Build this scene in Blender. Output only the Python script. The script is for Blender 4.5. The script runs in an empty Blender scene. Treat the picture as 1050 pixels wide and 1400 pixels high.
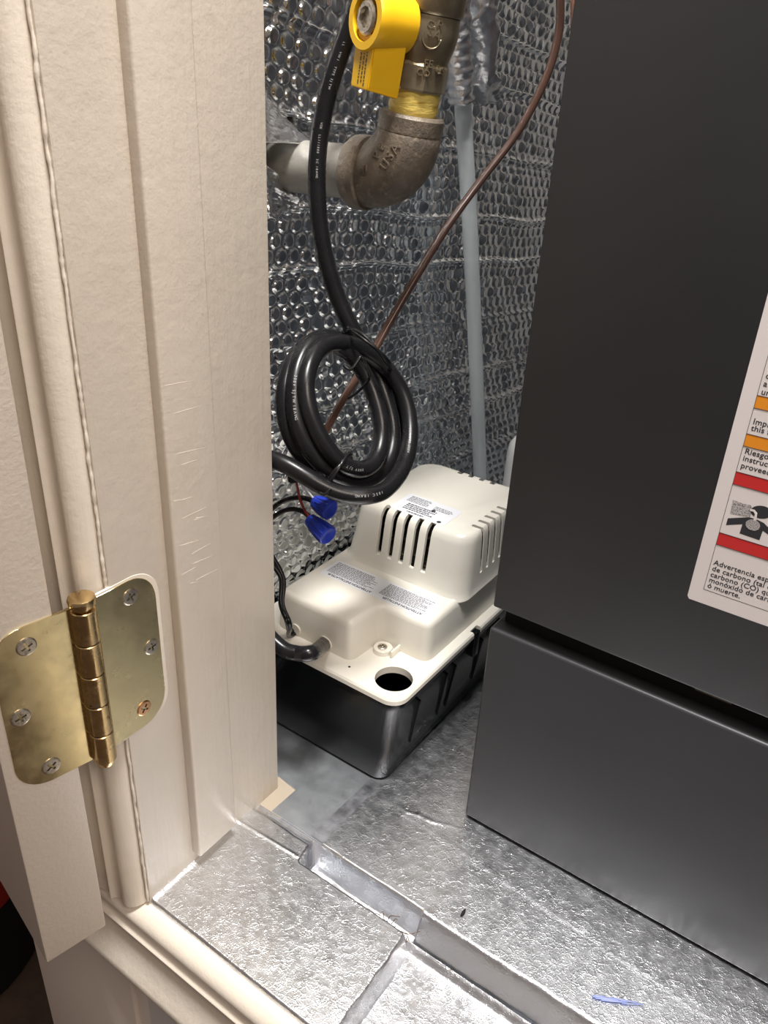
import bpy, bmesh, math, random
import numpy as np
from mathutils import Vector, Matrix

random.seed(7)
S = bpy.context.scene
COL = S.collection

# ------------------------------------------------------------------ camera
CAM = np.array([0.0, 0.0, 0.425])
F = 1100.0
BB = np.array([[0.81586172, 0.57625618, 0.04794241],
               [0.30260467, -0.35483087, -0.88460469],
               [-0.49274747, 0.7362227, -0.46387074]])
cam_d = bpy.data.cameras.new('camera')
cam_d.sensor_fit = 'VERTICAL'
cam_d.sensor_height = 36.0
cam_d.lens = 36.0 * F / 1400.0
cam_d.clip_start = 0.01
cam = bpy.data.objects.new('camera', cam_d)
COL.objects.link(cam)
M = Matrix.Identity(4)
for i in range(3):
    M[i][0] = BB[0][i]; M[i][1] = -BB[1][i]; M[i][2] = -BB[2][i]; M[i][3] = CAM[i]
cam.matrix_world = M
S.camera = cam

# ------------------------------------------------------------------ light
W = bpy.data.worlds.new('room_ambient'); S.world = W; W.use_nodes = True
bg = W.node_tree.nodes['Background']
bg.inputs[0].default_value = (1.0, 0.83, 0.76, 1); bg.inputs[1].default_value = 0.11

def area(name, loc, target, size, power, color, size_y=None):
    l = bpy.data.lights.new(name, 'AREA'); l.energy = power; l.color = color
    l.size = size
    if size_y: l.shape = 'RECTANGLE'; l.size_y = size_y
    o = bpy.data.objects.new(name, l); COL.objects.link(o)
    o.location = loc
    o.rotation_euler = (Vector(target) - Vector(loc)).to_track_quat('-Z', 'Y').to_euler()
    return o
area('overhead_light', (-0.09, 0.19, 1.25), (-0.22, 0.36, 0.15), 0.18, 12.5, (1.0, 0.975, 0.95))
area('room_ceiling_light', (0.85, -0.22, 1.45), (-0.25, 0.25, 0.15), 0.6, 9.0, (1.0, 0.86, 0.75))

V = S.view_settings
V.view_transform = 'Standard'; V.look = 'None'; V.gamma = 1.0; V.use_curve_mapping = False
V.exposure = 0.7

# ------------------------------------------------------------------ helpers
def nrm(v): v = np.array(v, float); return v / np.linalg.norm(v)
def ray(u, v): return BB.T @ nrm((u - 525.0, v - 700.0, F))
def onx(u, v, x): d = ray(u, v); return CAM + d * ((x - CAM[0]) / d[0])
def ony(u, v, y): d = ray(u, v); return CAM + d * ((y - CAM[1]) / d[1])
def onz(u, v, z): d = ray(u, v); return CAM + d * ((z - CAM[2]) / d[2])
def at(u, v, dist): return CAM + ray(u, v) * dist

def mesh_obj(name, me, mat=None, parent=None, smooth=False):
    if mat is not None and not me.materials: me.materials.append(mat)
    if smooth:
        me.polygons.foreach_set('use_smooth', [True] * len(me.polygons))
    o = bpy.data.objects.new(name, me); COL.objects.link(o)
    if parent is not None: o.parent = parent
    return o
def from_bm(name, bm, mat=None, parent=None, smooth=False, angle=None):
    bmesh.ops.recalc_face_normals(bm, faces=bm.faces)
    me = bpy.data.meshes.new(name); bm.to_mesh(me); bm.free()
    o = mesh_obj(name, me, mat, parent, smooth or angle is not None)
    if angle is not None: me.set_sharp_from_angle(angle=math.radians(angle))
    return o
def empty(name, loc):
    o = bpy.data.objects.new(name, None); o.location = loc; o.empty_display_size = 0.02
    COL.objects.link(o); return o
def tag(o, label=None, cat=None, group=None, kind=None):
    if label: o['label'] = label
    if cat: o['category'] = cat
    if group: o['group'] = group
    if kind: o['kind'] = kind
    return o
def part_of(parent, o):
    """parent keeping world placement (parts are modelled in world coordinates)"""
    o.parent = parent
    if parent.parent is not None:
        m = Matrix.Translation(parent.parent.location) @ Matrix.Translation(parent.location) if parent.parent else None
    return o

class Thing:
    """Empty at the base; parts are given in world coordinates and shifted."""
    def __init__(self, name, loc, label, cat, group=None, kind=None):
        self.o = empty(name, loc); self.loc = Vector(loc)
        tag(self.o, label, cat, group, kind)
    def add(self, o, parent=None):
        o.data.transform(Matrix.Translation(-self.loc))
        o.parent = parent if parent is not None else self.o
        return o

def bm_box(bm, x0, x1, y0, y1, z0, z1):
    vs = [bm.verts.new((x, y, z)) for z in (z0, z1) for y in (y0, y1) for x in (x0, x1)]
    fs = []
    for f in ((0, 2, 3, 1), (4, 5, 7, 6), (0, 1, 5, 4), (2, 6, 7, 3), (0, 4, 6, 2), (1, 3, 7, 5)):
        fs.append(bm.faces.new([vs[i] for i in f]))
    return vs
def box(name, x0, x1, y0, y1, z0, z1, mat, parent=None, bevel=0.0, seg=2):
    bm = bmesh.new(); bm_box(bm, x0, x1, y0, y1, z0, z1)
    if bevel: bmesh.ops.bevel(bm, geom=list(bm.edges), offset=bevel, segments=seg, affect='EDGES', profile=0.5)
    return from_bm(name, bm, mat, parent, angle=40 if bevel else None)

def catmull(pts, n=10):
    P = [np.array(p, float) for p in pts]
    P = [2 * P[0] - P[1]] + P + [2 * P[-1] - P[-2]]
    out = []
    for i in range(1, len(P) - 2):
        a, b, c, d = P[i - 1], P[i], P[i + 1], P[i + 2]
        for k in range(n):
            t = k / n
            out.append(0.5 * ((2 * b) + (c - a) * t + (2 * a - 5 * b + 4 * c - d) * t * t + (3 * b - a - 3 * c + d) * t ** 3))
    out.append(P[-2]); return np.array(out)
def frames(path):
    T = np.gradient(path, axis=0); T /= np.linalg.norm(T, axis=1)[:, None]
    n = np.cross(T[0], (0, 0, 1.0))
    if np.linalg.norm(n) < 1e-3: n = np.cross(T[0], (1.0, 0, 0))
    n /= np.linalg.norm(n); N = [n]
    for i in range(1, len(T)):
        n = N[-1] - T[i] * (N[-1] @ T[i]); n /= np.linalg.norm(n); N.append(n)
    N = np.array(N); return T, N, np.cross(T, N)
def tube_mesh(name, path, r, seg=14, cap=True, flat=1.0):
    path = np.array(path, float); T, N, Bn = frames(path)
    rr = np.full(len(path), r) if np.isscalar(r) else np.array(r)
    a = np.linspace(0, 2 * math.pi, seg, endpoint=False)
    ring = path[:, None, :] + rr[:, None, None] * (np.cos(a)[None, :, None] * N[:, None, :] + flat * np.sin(a)[None, :, None] * Bn[:, None, :])
    vs = ring.reshape(-1, 3); fs = []
    for i in range(len(path) - 1):
        for k in range(seg):
            k2 = (k + 1) % seg
            fs.append((i * seg + k, i * seg + k2, (i + 1) * seg + k2, (i + 1) * seg + k))
    if cap:
        fs.append(tuple(range(seg - 1, -1, -1))); fs.append(tuple(range((len(path) - 1) * seg, len(path) * seg)))
    me = bpy.data.meshes.new(name); me.from_pydata(vs.tolist(), [], fs); me.update(); return me
def tube(name, path, r, mat, parent=None, seg=14, cap=True, flat=1.0):
    return mesh_obj(name, tube_mesh(name, path, r, seg, cap, flat), mat, parent, True)

def lathe(name, prof, origin, axis, mat, parent=None, seg=28, angle=35, sides=None):
    """prof = (t along axis, radius)"""
    axis = nrm(axis); n = np.cross(axis, (0, 1.0, 0.13)); n = nrm(n); b = np.cross(axis, n)
    bm = bmesh.new(); rings = []
    sg = sides or seg
    for t, r in prof:
        c = np.array(origin) + axis * t
        if r < 1e-6: rings.append([bm.verts.new(c)])
        else: rings.append([bm.verts.new(c + r * (math.cos(2 * math.pi * k / sg) * n + math.sin(2 * math.pi * k / sg) * b)) for k in range(sg)])
    for A, B2 in zip(rings[:-1], rings[1:]):
        for k in range(sg):
            k2 = (k + 1) % sg
            if len(A) == 1 and len(B2) == 1: continue
            if len(A) == 1: bm.faces.new((A[0], B2[k], B2[k2]))
            elif len(B2) == 1: bm.faces.new((A[k], A[k2], B2[0]))
            else: bm.faces.new((A[k], A[k2], B2[k2], B2[k]))
    for R in (rings[0], rings[-1]):
        if len(R) > 1: bm.faces.new(R)
    return from_bm(name, bm, mat, parent, angle=angle)

def rrect(x0, x1, y0, y1, r, n=5):
    out = []
    for cx, cy, a0 in ((x1 - r, y1 - r, 0), (x0 + r, y1 - r, 90), (x0 + r, y0 + r, 180), (x1 - r, y0 + r, 270)):
        for k in range(n + 1):
            a = math.radians(a0 + 90 * k / n); out.append((cx + r * math.cos(a), cy + r * math.sin(a)))
    return out
def loft(bm, rings, cap0=True, cap1=True):
    R = [[bm.verts.new(p) for p in ring] for ring in rings]
    n = len(R[0])
    for A, B2 in zip(R[:-1], R[1:]):
        for k in range(n): bm.faces.new((A[k], A[(k + 1) % n], B2[(k + 1) % n], B2[k]))
    if cap0: bm.faces.new(R[0][::-1])
    if cap1: bm.faces.new(R[-1])
    return R
def round_poly(pts, rad, n=5):
    """round every corner of a closed polygon (radius per corner)"""
    out = []; m = len(pts)
    for i in range(m):
        p = np.array(pts[i], float); a = np.array(pts[i - 1], float); b = np.array(pts[(i + 1) % m], float)
        r = rad[i] if hasattr(rad, '__len__') else rad
        if r <= 0: out += [tuple(p)] * 1; continue
        ua = nrm(a - p); ub = nrm(b - p); ang = math.acos(max(-1, min(1, ua @ ub)))
        d = r / math.tan(ang / 2); s = p + ua * d; e = p + ub * d
        for k in range(n + 1):
            t = k / n; out.append(tuple((1 - t) ** 2 * s + 2 * t * (1 - t) * p + t * t * e))
    return out
def inset_poly(pts, d):
    """shrink a closed ccw polygon by d along vertex normals"""
    P = np.array(pts, float); A = np.roll(P, 1, 0); B2 = np.roll(P, -1, 0)
    t = B2 - A; t /= np.maximum(np.linalg.norm(t, axis=1), 1e-9)[:, None]
    return P + d * np.stack([-t[:, 1], t[:, 0]], 1)

def boolean(o, cutter, op='DIFFERENCE'):
    m = o.modifiers.new('b', 'BOOLEAN'); m.object = cutter; m.operation = op; m.solver = 'EXACT'
    dg = bpy.context.evaluated_depsgraph_get(); dg.update()
    me = bpy.data.meshes.new_from_object(o.evaluated_get(dg), depsgraph=dg)
    o.modifiers.clear(); old = o.data; o.data = me; me.name = old.name
    bpy.data.objects.remove(cutter, do_unlink=True)

def text_mesh(s, size, extrude=0.0, align='LEFT', spacing=1.0, bold=0.0):
    c = bpy.data.curves.new('t', 'FONT'); c.body = s; c.size = size; c.extrude = extrude
    c.align_x = align; c.offset = bold; c.space_character = spacing; c.resolution_u = 3; c.fill_mode = 'BOTH' if extrude else 'FRONT'
    o = bpy.data.objects.new('t', c); me = bpy.data.meshes.new_from_object(o)
    bpy.data.objects.remove(o); bpy.data.curves.remove(c); return me
def text(name, s, size, mtx, mat, parent=None, extrude=0.00003, align='LEFT', spacing=1.0, bold=0.0):
    me = text_mesh(s, size, extrude, align, spacing, bold); me.transform(mtx); me.materials.clear(); me.materials.append(mat)
    o = bpy.data.objects.new(name, me); COL.objects.link(o)
    if parent is not None: o.parent = parent
    return o
def basis(origin, ex, ey, ez=None):
    ex = Vector(ex).normalized(); ey = Vector(ey).normalized()
    ez = ex.cross(ey) if ez is None else Vector(ez).normalized()
    m = Matrix.Identity(4)
    for i in range(3): m[i][0] = ex[i]; m[i][1] = ey[i]; m[i][2] = ez[i]; m[i][3] = origin[i]
    return m

# value noise on arrays
def vnoise(x, y, seed=0):
    xi = np.floor(x).astype(np.int64); yi = np.floor(y).astype(np.int64); fx = x - xi; fy = y - yi
    fx = fx * fx * (3 - 2 * fx); fy = fy * fy * (3 - 2 * fy)
    def h(a, b):
        n = (a * 374761393 + b * 668265263 + seed * 974711 + 1013904223) & 0x7fffffff
        n = ((n ^ (n >> 13)) * 1274126177) & 0x7fffffff
        return ((n ^ (n >> 16)) & 0xffff) / 65535.0
    a = h(xi, yi); b = h(xi + 1, yi); c = h(xi, yi + 1); d = h(xi + 1, yi + 1)
    return (a * (1 - fx) + b * fx) * (1 - fy) + (c * (1 - fx) + d * fx) * fy
def ridged(x, y, s): return 1 - np.abs(2 * vnoise(x, y, s) - 1)
def crinkle(x, y, amp, seed=0):
    wx = x + 0.004 * vnoise(x * 90, y * 90, seed + 9); wy = y + 0.004 * vnoise(x * 90 + 7, y * 90, seed + 8)
    h = 0.55 * ridged(wx * 45, wy * 45, seed) ** 3 + 0.30 * ridged(wx * 130 + 3, wy * 130, seed + 1) ** 3 + 0.22 * ridged(wx * 300, wy * 300, seed + 2) ** 2
    m = vnoise(x * 28 + 11, y * 28, seed + 3)
    return amp * h * (0.25 + 1.2 * np.clip((m - 0.3) * 2, 0, 1))
def sheet(name, X, Y, Z, mat, parent=None, keep=None, smooth=True, thick=0.0):
    """grid mesh from 2-d arrays"""
    ny, nx = X.shape
    vs = np.stack([X, Y, Z], -1).reshape(-1, 3)
    i = np.arange(nx - 1)[None, :] + nx * np.arange(ny - 1)[:, None]
    q = np.stack([i, i + 1, i + 1 + nx, i + nx], -1).reshape(-1, 4)
    if keep is not None:
        k = (keep[:-1, :-1] & keep[1:, :-1] & keep[:-1, 1:] & keep[1:, 1:]).reshape(-1); q = q[k]
    me = bpy.data.meshes.new(name)
    me.vertices.add(len(vs)); me.vertices.foreach_set('co', vs.ravel())
    me.loops.add(q.size); me.loops.foreach_set('vertex_index', q.ravel().astype(np.int32))
    me.polygons.add(len(q)); me.polygons.foreach_set('loop_start', np.arange(0, q.size, 4, dtype=np.int32))
    me.update(calc_edges=True); me.validate()
    if keep is not None:
        bm = bmesh.new(); bm.from_mesh(me)
        bmesh.ops.delete(bm, geom=[v for v in bm.verts if not v.link_faces], context='VERTS'); bm.to_mesh(me); bm.free()
    o = mesh_obj(name, me, mat, parent, smooth)
    if thick:
        m = o.modifiers.new('thickness', 'SOLIDIFY'); m.thickness = thick; m.offset = -1
    return o

# ------------------------------------------------------------------ materials
def u3_(q): return (q, q, q)
def mat(name, color, rough=0.5, metal=0.0, bump=None, vary=None, spec=0.5, rough_var=None, coat=0.0, transmission=0.0, ior=1.45, crease=None):
    """bump = list of (scale xyz, strength, distance, detail); vary = (scale xyz, other colour, lo, hi)"""
    m = bpy.data.materials.new(name); m.use_nodes = True
    nt = m.node_tree; n = nt.nodes; l = nt.links; p = n['Principled BSDF']
    p.inputs['Base Color'].default_value = (*color, 1); p.inputs['Roughness'].default_value = rough
    p.inputs['Metallic'].default_value = metal; p.inputs['Specular IOR Level'].default_value = spec
    p.inputs['Coat Weight'].default_value = coat; p.inputs['Transmission Weight'].default_value = transmission; p.inputs['IOR'].default_value = ior
    tc = n.new('ShaderNodeTexCoord')
    def noise(scale, detail=4, rough_=0.6):
        mp = n.new('ShaderNodeMapping'); mp.inputs['Scale'].default_value = scale
        l.new(tc.outputs['Object'], mp.inputs[0])
        t = n.new('ShaderNodeTexNoise'); t.inputs['Scale'].default_value = 1.0; t.inputs['Detail'].default_value = detail; t.inputs['Roughness'].default_value = rough_
        l.new(mp.outputs[0], t.inputs['Vector']); return t
    if vary:
        for k, (sc, c2, lo, hi) in enumerate(vary):
            t = noise(sc); r = n.new('ShaderNodeMapRange'); r.inputs[1].default_value = lo; r.inputs[2].default_value = hi
            l.new(t.outputs[0], r.inputs[0])
            mx = n.new('ShaderNodeMix'); mx.data_type = 'RGBA'
            if p.inputs['Base Color'].is_linked: l.new(p.inputs['Base Color'].links[0].from_socket, mx.inputs[6])
            else: mx.inputs[6].default_value = (*color, 1)
            mx.inputs[7].default_value = (*c2, 1); l.new(r.outputs[0], mx.inputs[0]); l.new(mx.outputs[2], p.inputs['Base Color'])
    if rough_var:
        sc, lo, hi = rough_var; t = noise(sc); r = n.new('ShaderNodeMapRange'); r.inputs[1].default_value = 0.3; r.inputs[2].default_value = 0.7
        r.inputs[3].default_value = lo; r.inputs[4].default_value = hi; l.new(t.outputs[0], r.inputs[0]); l.new(r.outputs[0], p.inputs['Roughness'])
    prev = None
    for sc, st, dist, det in (bump or []):
        t = noise(sc, det); b = n.new('ShaderNodeBump'); b.inputs['Strength'].default_value = st; b.inputs['Distance'].default_value = dist
        l.new(t.outputs[0], b.inputs['Height'])
        if prev: l.new(prev.outputs[0], b.inputs['Normal'])
        prev = b
    for sc, st, dist, width in (crease or []):      # network of sharp creases
        t0 = noise(u3_(sc * 0.6), 2); wv = n.new('ShaderNodeVectorMath'); wv.operation = 'SCALE'; wv.inputs['Scale'].default_value = 0.9 / sc
        l.new(t0.outputs['Color'], wv.inputs[0])
        ad = n.new('ShaderNodeVectorMath'); ad.operation = 'ADD'; l.new(tc.outputs['Object'], ad.inputs[0]); l.new(wv.outputs[0], ad.inputs[1])
        vt = n.new('ShaderNodeTexVoronoi'); vt.feature = 'DISTANCE_TO_EDGE'; vt.inputs['Scale'].default_value = sc; l.new(ad.outputs[0], vt.inputs['Vector'])
        mr = n.new('ShaderNodeMapRange'); mr.inputs[1].default_value = 0.0; mr.inputs[2].default_value = width; mr.inputs[3].default_value = 1.0; mr.inputs[4].default_value = 0.0; l.new(vt.outputs['Distance'], mr.inputs[0])
        t1 = noise(u3_(sc * 0.35), 2); ml = n.new('ShaderNodeMath'); ml.operation = 'MULTIPLY'
        m2 = n.new('ShaderNodeMapRange'); m2.inputs[1].default_value = 0.42; m2.inputs[2].default_value = 0.68; l.new(t1.outputs[0], m2.inputs[0])
        l.new(mr.outputs[0], ml.inputs[0]); l.new(m2.outputs[0], ml.inputs[1])
        b = n.new('ShaderNodeBump'); b.inputs['Strength'].default_value = st; b.inputs['Distance'].default_value = dist; l.new(ml.outputs[0], b.inputs['Height'])
        if prev: l.new(prev.outputs[0], b.inputs['Normal'])
        prev = b
    if prev: l.new(prev.outputs[0], p.inputs['Normal'])
    return m

u3 = lambda s: (s, s, s)
PAINT = mat('cream_gloss_paint', (0.74, 0.67, 0.575), 0.32, bump=[((260, 260, 14), 0.36, 0.0006, 3), (u3(140), 0.34, 0.0006, 4), (u3(700), 0.18, 0.0003, 2)],
            vary=[(u3(16), (0.70, 0.63, 0.535), 0.45, 0.75), (u3(70), (0.66, 0.58, 0.48), 0.66, 0.8)])
DOORPAINT = mat('door_paint', (0.73, 0.65, 0.56), 0.38, bump=[(u3(420), 0.35, 0.0005, 3), (u3(60), 0.2, 0.0008, 3)], vary=[(u3(40), (0.62, 0.53, 0.44), 0.66, 0.82)])
WALLPAINT = mat('wall_paint', (0.70, 0.62, 0.55), 0.5, bump=[(u3(160), 0.2, 0.0006, 3)])
BRASS = mat('polished_brass', (0.72, 0.62, 0.36), 0.2, 1.0, bump=[(u3(60), 0.05, 0.0008, 2)], vary=[(u3(500), (0.30, 0.17, 0.07), 0.68, 0.78)], rough_var=(u3(80), 0.14, 0.3))
BRASSK = mat('worn_brass', (0.72, 0.53, 0.27), 0.2, 1.0, vary=[((500, 500, 300), (0.22, 0.11, 0.05), 0.62, 0.72), (u3(150), (0.80, 0.78, 0.66), 0.6, 0.75)], rough_var=(u3(120), 0.15, 0.35))
SCREW = mat('screw_steel', (0.55, 0.50, 0.42), 0.35, 1.0, vary=[(u3(600), (0.25, 0.2, 0.15), 0.5, 0.7)])
COPPERSCREW = mat('copper_screw', (0.75, 0.42, 0.22), 0.3, 1.0)
DARKSLOT = mat('dark_recess', (0.02, 0.018, 0.016), 0.7)
FOIL = mat('aluminium_tape', (0.74, 0.755, 0.785), 0.34, 1.0, bump=[((110, 1300, 110), 0.10, 0.0003, 3), ((1300, 90, 90), 0.07, 0.0003, 2)], rough_var=(u3(120), 0.29, 0.39),
           crease=[(90, 0.07, 0.0005, 0.08), (330, 0.30, 0.0003, 0.14), (850, 0.36, 0.00020, 0.25)])
FOILDULL = mat('smooth_dull_tape', (0.55, 0.56, 0.60), 0.4, 1.0, bump=[(u3(200), 0.15, 0.0006, 4)], rough_var=(u3(70), 0.32, 0.5))
GALV = mat('galvanised_sheet', (0.60, 0.63, 0.66), 0.42, 1.0, bump=[(u3(90), 0.06, 0.0006, 3)], vary=[(u3(45), (0.54, 0.565, 0.60), 0.45, 0.65)], rough_var=(u3(60), 0.40, 0.48))
SIDE = mat('bare_steel_side', (0.30, 0.32, 0.36), 0.4, 1.0, rough_var=(u3(30), 0.34, 0.46))
BUBBLE = mat('reflective_bubble_foil', (0.86, 0.89, 0.92), 0.14, 1.0, bump=[(u3(200), 0.06, 0.0005, 2)], rough_var=(u3(60), 0.09, 0.2))
CRUMPLE = mat('crumpled_foil', (0.88, 0.89, 0.91), 0.26, 1.0, bump=[(u3(300), 0.5, 0.0012, 4)])
PLY = mat('bare_plywood', (0.42, 0.36, 0.28), 0.7, bump=[((60, 600, 60), 0.3, 0.0005, 3)])
FURN = mat('charcoal_powder_coat', (0.034, 0.036, 0.040), 0.42, 0.0, bump=[(u3(700), 0.08, 0.0003, 2), (u3(25), 0.04, 0.001, 2)], rough_var=(u3(20), 0.36, 0.5), vary=[(u3(420), (0.30, 0.30, 0.30), 0.80, 0.83)])
BLACK = mat('black_cavity', (0.008, 0.008, 0.008), 0.8)
CREAM = mat('cream_plastic', (0.745, 0.715, 0.635), 0.26, bump=[(u3(1200), 0.05, 0.0002, 2)])
TANK = mat('black_gloss_plastic', (0.005, 0.006, 0.007), 0.1, spec=0.16, bump=[(u3(100), 0.02, 0.0003, 2)], rough_var=(u3(50), 0.06, 0.14))
MOTOR = mat('dark_motor_steel', (0.05, 0.045, 0.04), 0.45, 0.8, vary=[(u3(200), (0.25, 0.2, 0.1), 0.55, 0.65)])
LABEL = mat('printed_label_white', (0.72, 0.73, 0.76), 0.35)
INK = mat('printed_black', (0.03, 0.03, 0.035), 0.5)
INKGREY = mat('printed_grey', (0.16, 0.16, 0.18), 0.5)
CORD = mat('black_rubber_cord', (0.008, 0.008, 0.009), 0.26, spec=0.38, bump=[(u3(900), 0.08, 0.0002, 2)], rough_var=(u3(70), 0.22, 0.36))
CORDINK = mat('cord_print', (0.34, 0.34, 0.34), 0.5)
IRON = mat('black_iron_fitting', (0.20, 0.165, 0.125), 0.5, 0.2, bump=[(u3(420), 0.5, 0.0010, 4), (u3(1200), 0.3, 0.0004, 2)], vary=[(u3(60), (0.12, 0.10, 0.08), 0.42, 0.65), (u3(200), (0.30, 0.25, 0.18), 0.55, 0.75)])
PIPEM = mat('grey_painted_pipe', (0.31, 0.295, 0.26), 0.4, 0.2, bump=[((60, 400, 400), 0.2, 0.0005, 3)], vary=[(u3(80), (0.22, 0.205, 0.18), 0.5, 0.7)])
VALVE = mat('cast_brass_valve', (0.33, 0.28, 0.19), 0.36, 0.75, bump=[(u3(600), 0.2, 0.0004, 3)], vary=[(u3(90), (0.25, 0.20, 0.13), 0.45, 0.7)])
YELLOW = mat('yellow_vinyl', (0.84, 0.49, 0.012), 0.4, bump=[(u3(500), 0.06, 0.0002, 2)])
YELTAPE = mat('yellow_thread_tape', (0.78, 0.60, 0.15), 0.55, bump=[((150, 150, 700), 0.6, 0.0010, 4)], vary=[((80, 80, 500), (0.50, 0.33, 0.04), 0.55, 0.7)])
BROWN = mat('brown_wire_jacket', (0.105, 0.055, 0.040), 0.22)
VINYL = mat('clear_vinyl', (0.88, 0.93, 0.95), 0.22, transmission=0.6, ior=1.12, spec=0.5)
BLUE = mat('blue_wire_nut', (0.015, 0.04, 0.42), 0.35)
RED = mat('red_wire', (0.28, 0.03, 0.02), 0.4)
WHITE = mat('white_plastic', (0.78, 0.78, 0.77), 0.35)
COPPER = mat('copper', (0.75, 0.40, 0.28), 0.3, 1.0)
STICKER = mat('sticker_paper', (0.72, 0.68, 0.67), 0.4, bump=[(u3(120), 0.1, 0.0004, 3)])
ORANGE = mat('sticker_orange', (0.75, 0.27, 0.02), 0.4)
REDINK = mat('sticker_red', (0.55, 0.03, 0.03), 0.4)
FLOORM = mat('brown_floor', (0.10, 0.065, 0.045), 0.6, vary=[(u3(30), (0.06, 0.04, 0.03), 0.4, 0.7)])
DARKRED = mat('red_plastic', (0.30, 0.02, 0.015), 0.4)
BLUEINK = mat('blue_marker', (0.30, 0.36, 0.70), 0.45)
FUZZ = mat('brown_insulation_fuzz', (0.16, 0.09, 0.04), 0.9, bump=[(u3(600), 0.8, 0.002, 4)])
CREAMWALL = mat('closet_drywall', (0.55, 0.53, 0.50), 0.8)

# ------------------------------------------------------------------ the setting
YF = 0.3527          # furnace front
XJ = -0.274          # jamb face
XW = -0.36           # insulated wall
tag(box('floor', -2.2, 1.6, -1.6, 1.8, -0.72, -0.70, FLOORM), 'dark brown floor of the room far below the sill', 'floor', kind='structure')
tag(box('wall_left', XW - 0.035, XW - 0.014, 0.21, 1.02, -0.70, 1.60, PLY), 'closet side wall behind the bubble insulation', 'wall', kind='structure')
tag(box('wall_back', XW - 0.035, 0.60, 1.02, 1.04, -0.70, 1.60, CREAMWALL), 'back wall of the furnace closet', 'wall', kind='structure')
tag(box('wall_right', 0.60, 0.62, 0.21, 1.04, -0.70, 1.60, CREAMWALL), 'right wall of the furnace closet', 'wall', kind='structure')
tag(box('ceiling', XW - 0.035, 0.62, 0.21, 1.04, 1.60, 1.62, CREAMWALL), 'ceiling of the furnace closet', 'ceiling', kind='structure')

# front wall below the opening, with a return on its left end
wf = box('wall_front', -0.43, 0.62, 0.187, 0.21, -0.70, -0.026, WALLPAINT, bevel=0.002)
tag(wf, 'shaded cream wall below the closet opening', 'wall', kind='structure')
box('panel_stile', -0.426, -0.3035, 0.1835, 0.1875, -0.70, -0.056, WALLPAINT, wf, bevel=0.0008)
box('access_panel', -0.289, 0.40, 0.1850, 0.1875, -0.68, -0.062, mat('panel_white', (0.74, 0.72, 0.70), 0.4), wf, bevel=0.0012)
tag(box('wall_side', -0.43, XW - 0.035, 0.187, 0.60, -0.70, 1.60, WALLPAINT), 'cream wall beside the opening behind the open door', 'wall', kind='structure')

# jamb: flat board, raised stop, back board
jamb = box('trim_1', XJ - 0.075, XJ, 0.1865, 0.2978, -0.013, 1.60, PAINT, bevel=0.0012)
tag(jamb, 'cream painted door jamb beside the closet opening', 'trim', kind='structure')
bm = bmesh.new(); bm_box(bm, XJ - 0.001, XJ + 0.0068, 0.2202, 0.2510, 0.0085, 1.60)
bmesh.ops.bevel(bm, geom=[e for e in bm.edges], offset=0.0016, segments=3, affect='EDGES', profile=0.5)
from_bm('door_stop', bm, PAINT, jamb, angle=40)
# dents and tool marks on the stop
for k in range(16):
    z = 0.20 + 0.11 * random.random() ** 1.3; y = 0.2215 + 0.016 * random.random()
    p0 = np.array((XJ + 0.00678, y, z)); p1 = p0 + (0, 0.006 + 0.012 * random.random(), random.uniform(-0.003, 0.001))
    if p1[1] < 0.2495: tube('paint_scratch', [p0, (p0 + p1) / 2 + (0, 0, 0.0001), p1], 0.00009, PAINT, jamb, seg=6)

# casing profile: (w away from the opening, p out of the wall)
CP = [(0, -0.004), (0, 0.0030), (0.0008, 0.0056), (0.0024, 0.0082), (0.0046, 0.0100), (0.0068, 0.0108), (0.0086, 0.0108), (0.0098, 0.0102), (0.0112, 0.0094),
      (0.0130, 0.0092), (0.0150, 0.0098), (0.0165, 0.0108), (0.0170, 0.0122), (0.0177, 0.0126), (0.0184, 0.0121), (0.0190, 0.0112), (0.0215, 0.0106),
      (0.026, 0.0112), (0.034, 0.0136), (0.042, 0.0165), (0.0455, 0.0190), (0.049, 0.0200), (0.0525, 0.0190), (0.054, 0.0160), (0.054, -0.004)]
def casing(name, fn, a0, a1, label):
    bm = bmesh.new(); loft(bm, [[fn(w, p, a) for w, p in CP] for a in (a0, a1)])
    return tag(from_bm(name, bm, PAINT, angle=50), label, 'trim', kind='structure')
casing('trim_2', lambda w, p, a: (XJ - 0.0026 - w, 0.187 - p, a), -0.0015, 1.60, 'upright moulded cream casing behind the brass hinge')
casing('trim_3', lambda w, p, a: (a, 0.1868 - p, -0.0035 - w), -0.3315, 0.60, 'horizontal moulded cream casing under the foil sill')
# caulk bead between casing and jamb
pts = []
for k in range(120):
    z = 0.0 + k * 0.0055
    pts.append((XJ - 0.0012 + 0.0002 * math.sin(k * 1.7), 0.1858 + random.uniform(-0.0002, 0.0002), z))
tube('caulk_bead', catmull(pts, 3), [0.0006 + 0.0004 * random.random() for _ in range(len(pts) * 3 - 2)], PAINT, jamb, seg=7)

# door, swung wide open: only its hinge edge and a sliver of its face are seen
PIN = np.array((-0.2710, 0.1700, 0.0)); ANG = math.radians(12.0)
DD = np.array((-math.sin(ANG), -math.cos(ANG), 0)); DN = np.array((math.cos(ANG), -math.sin(ANG), 0))
def dpt(s, out, z): return PIN + DD * s + DN * (out - 0.003) + np.array((0, 0, z))
bm = bmesh.new()
cs = [(0.0122, 0.0), (0.0455, 0.0), (0.0455, -0.62), (0.0122, -0.62)]
loft(bm, [[dpt(s, o, z) for s, o in cs] for z in (0.0068, 1.60)])
bmesh.ops.bevel(bm, geom=list(bm.edges), offset=0.0011, segments=2, affect='EDGES', profile=0.5)
tag(from_bm('door_1', bm, DOORPAINT, angle=40), 'cream door standing wide open at the far left', 'door', kind='structure')

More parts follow.
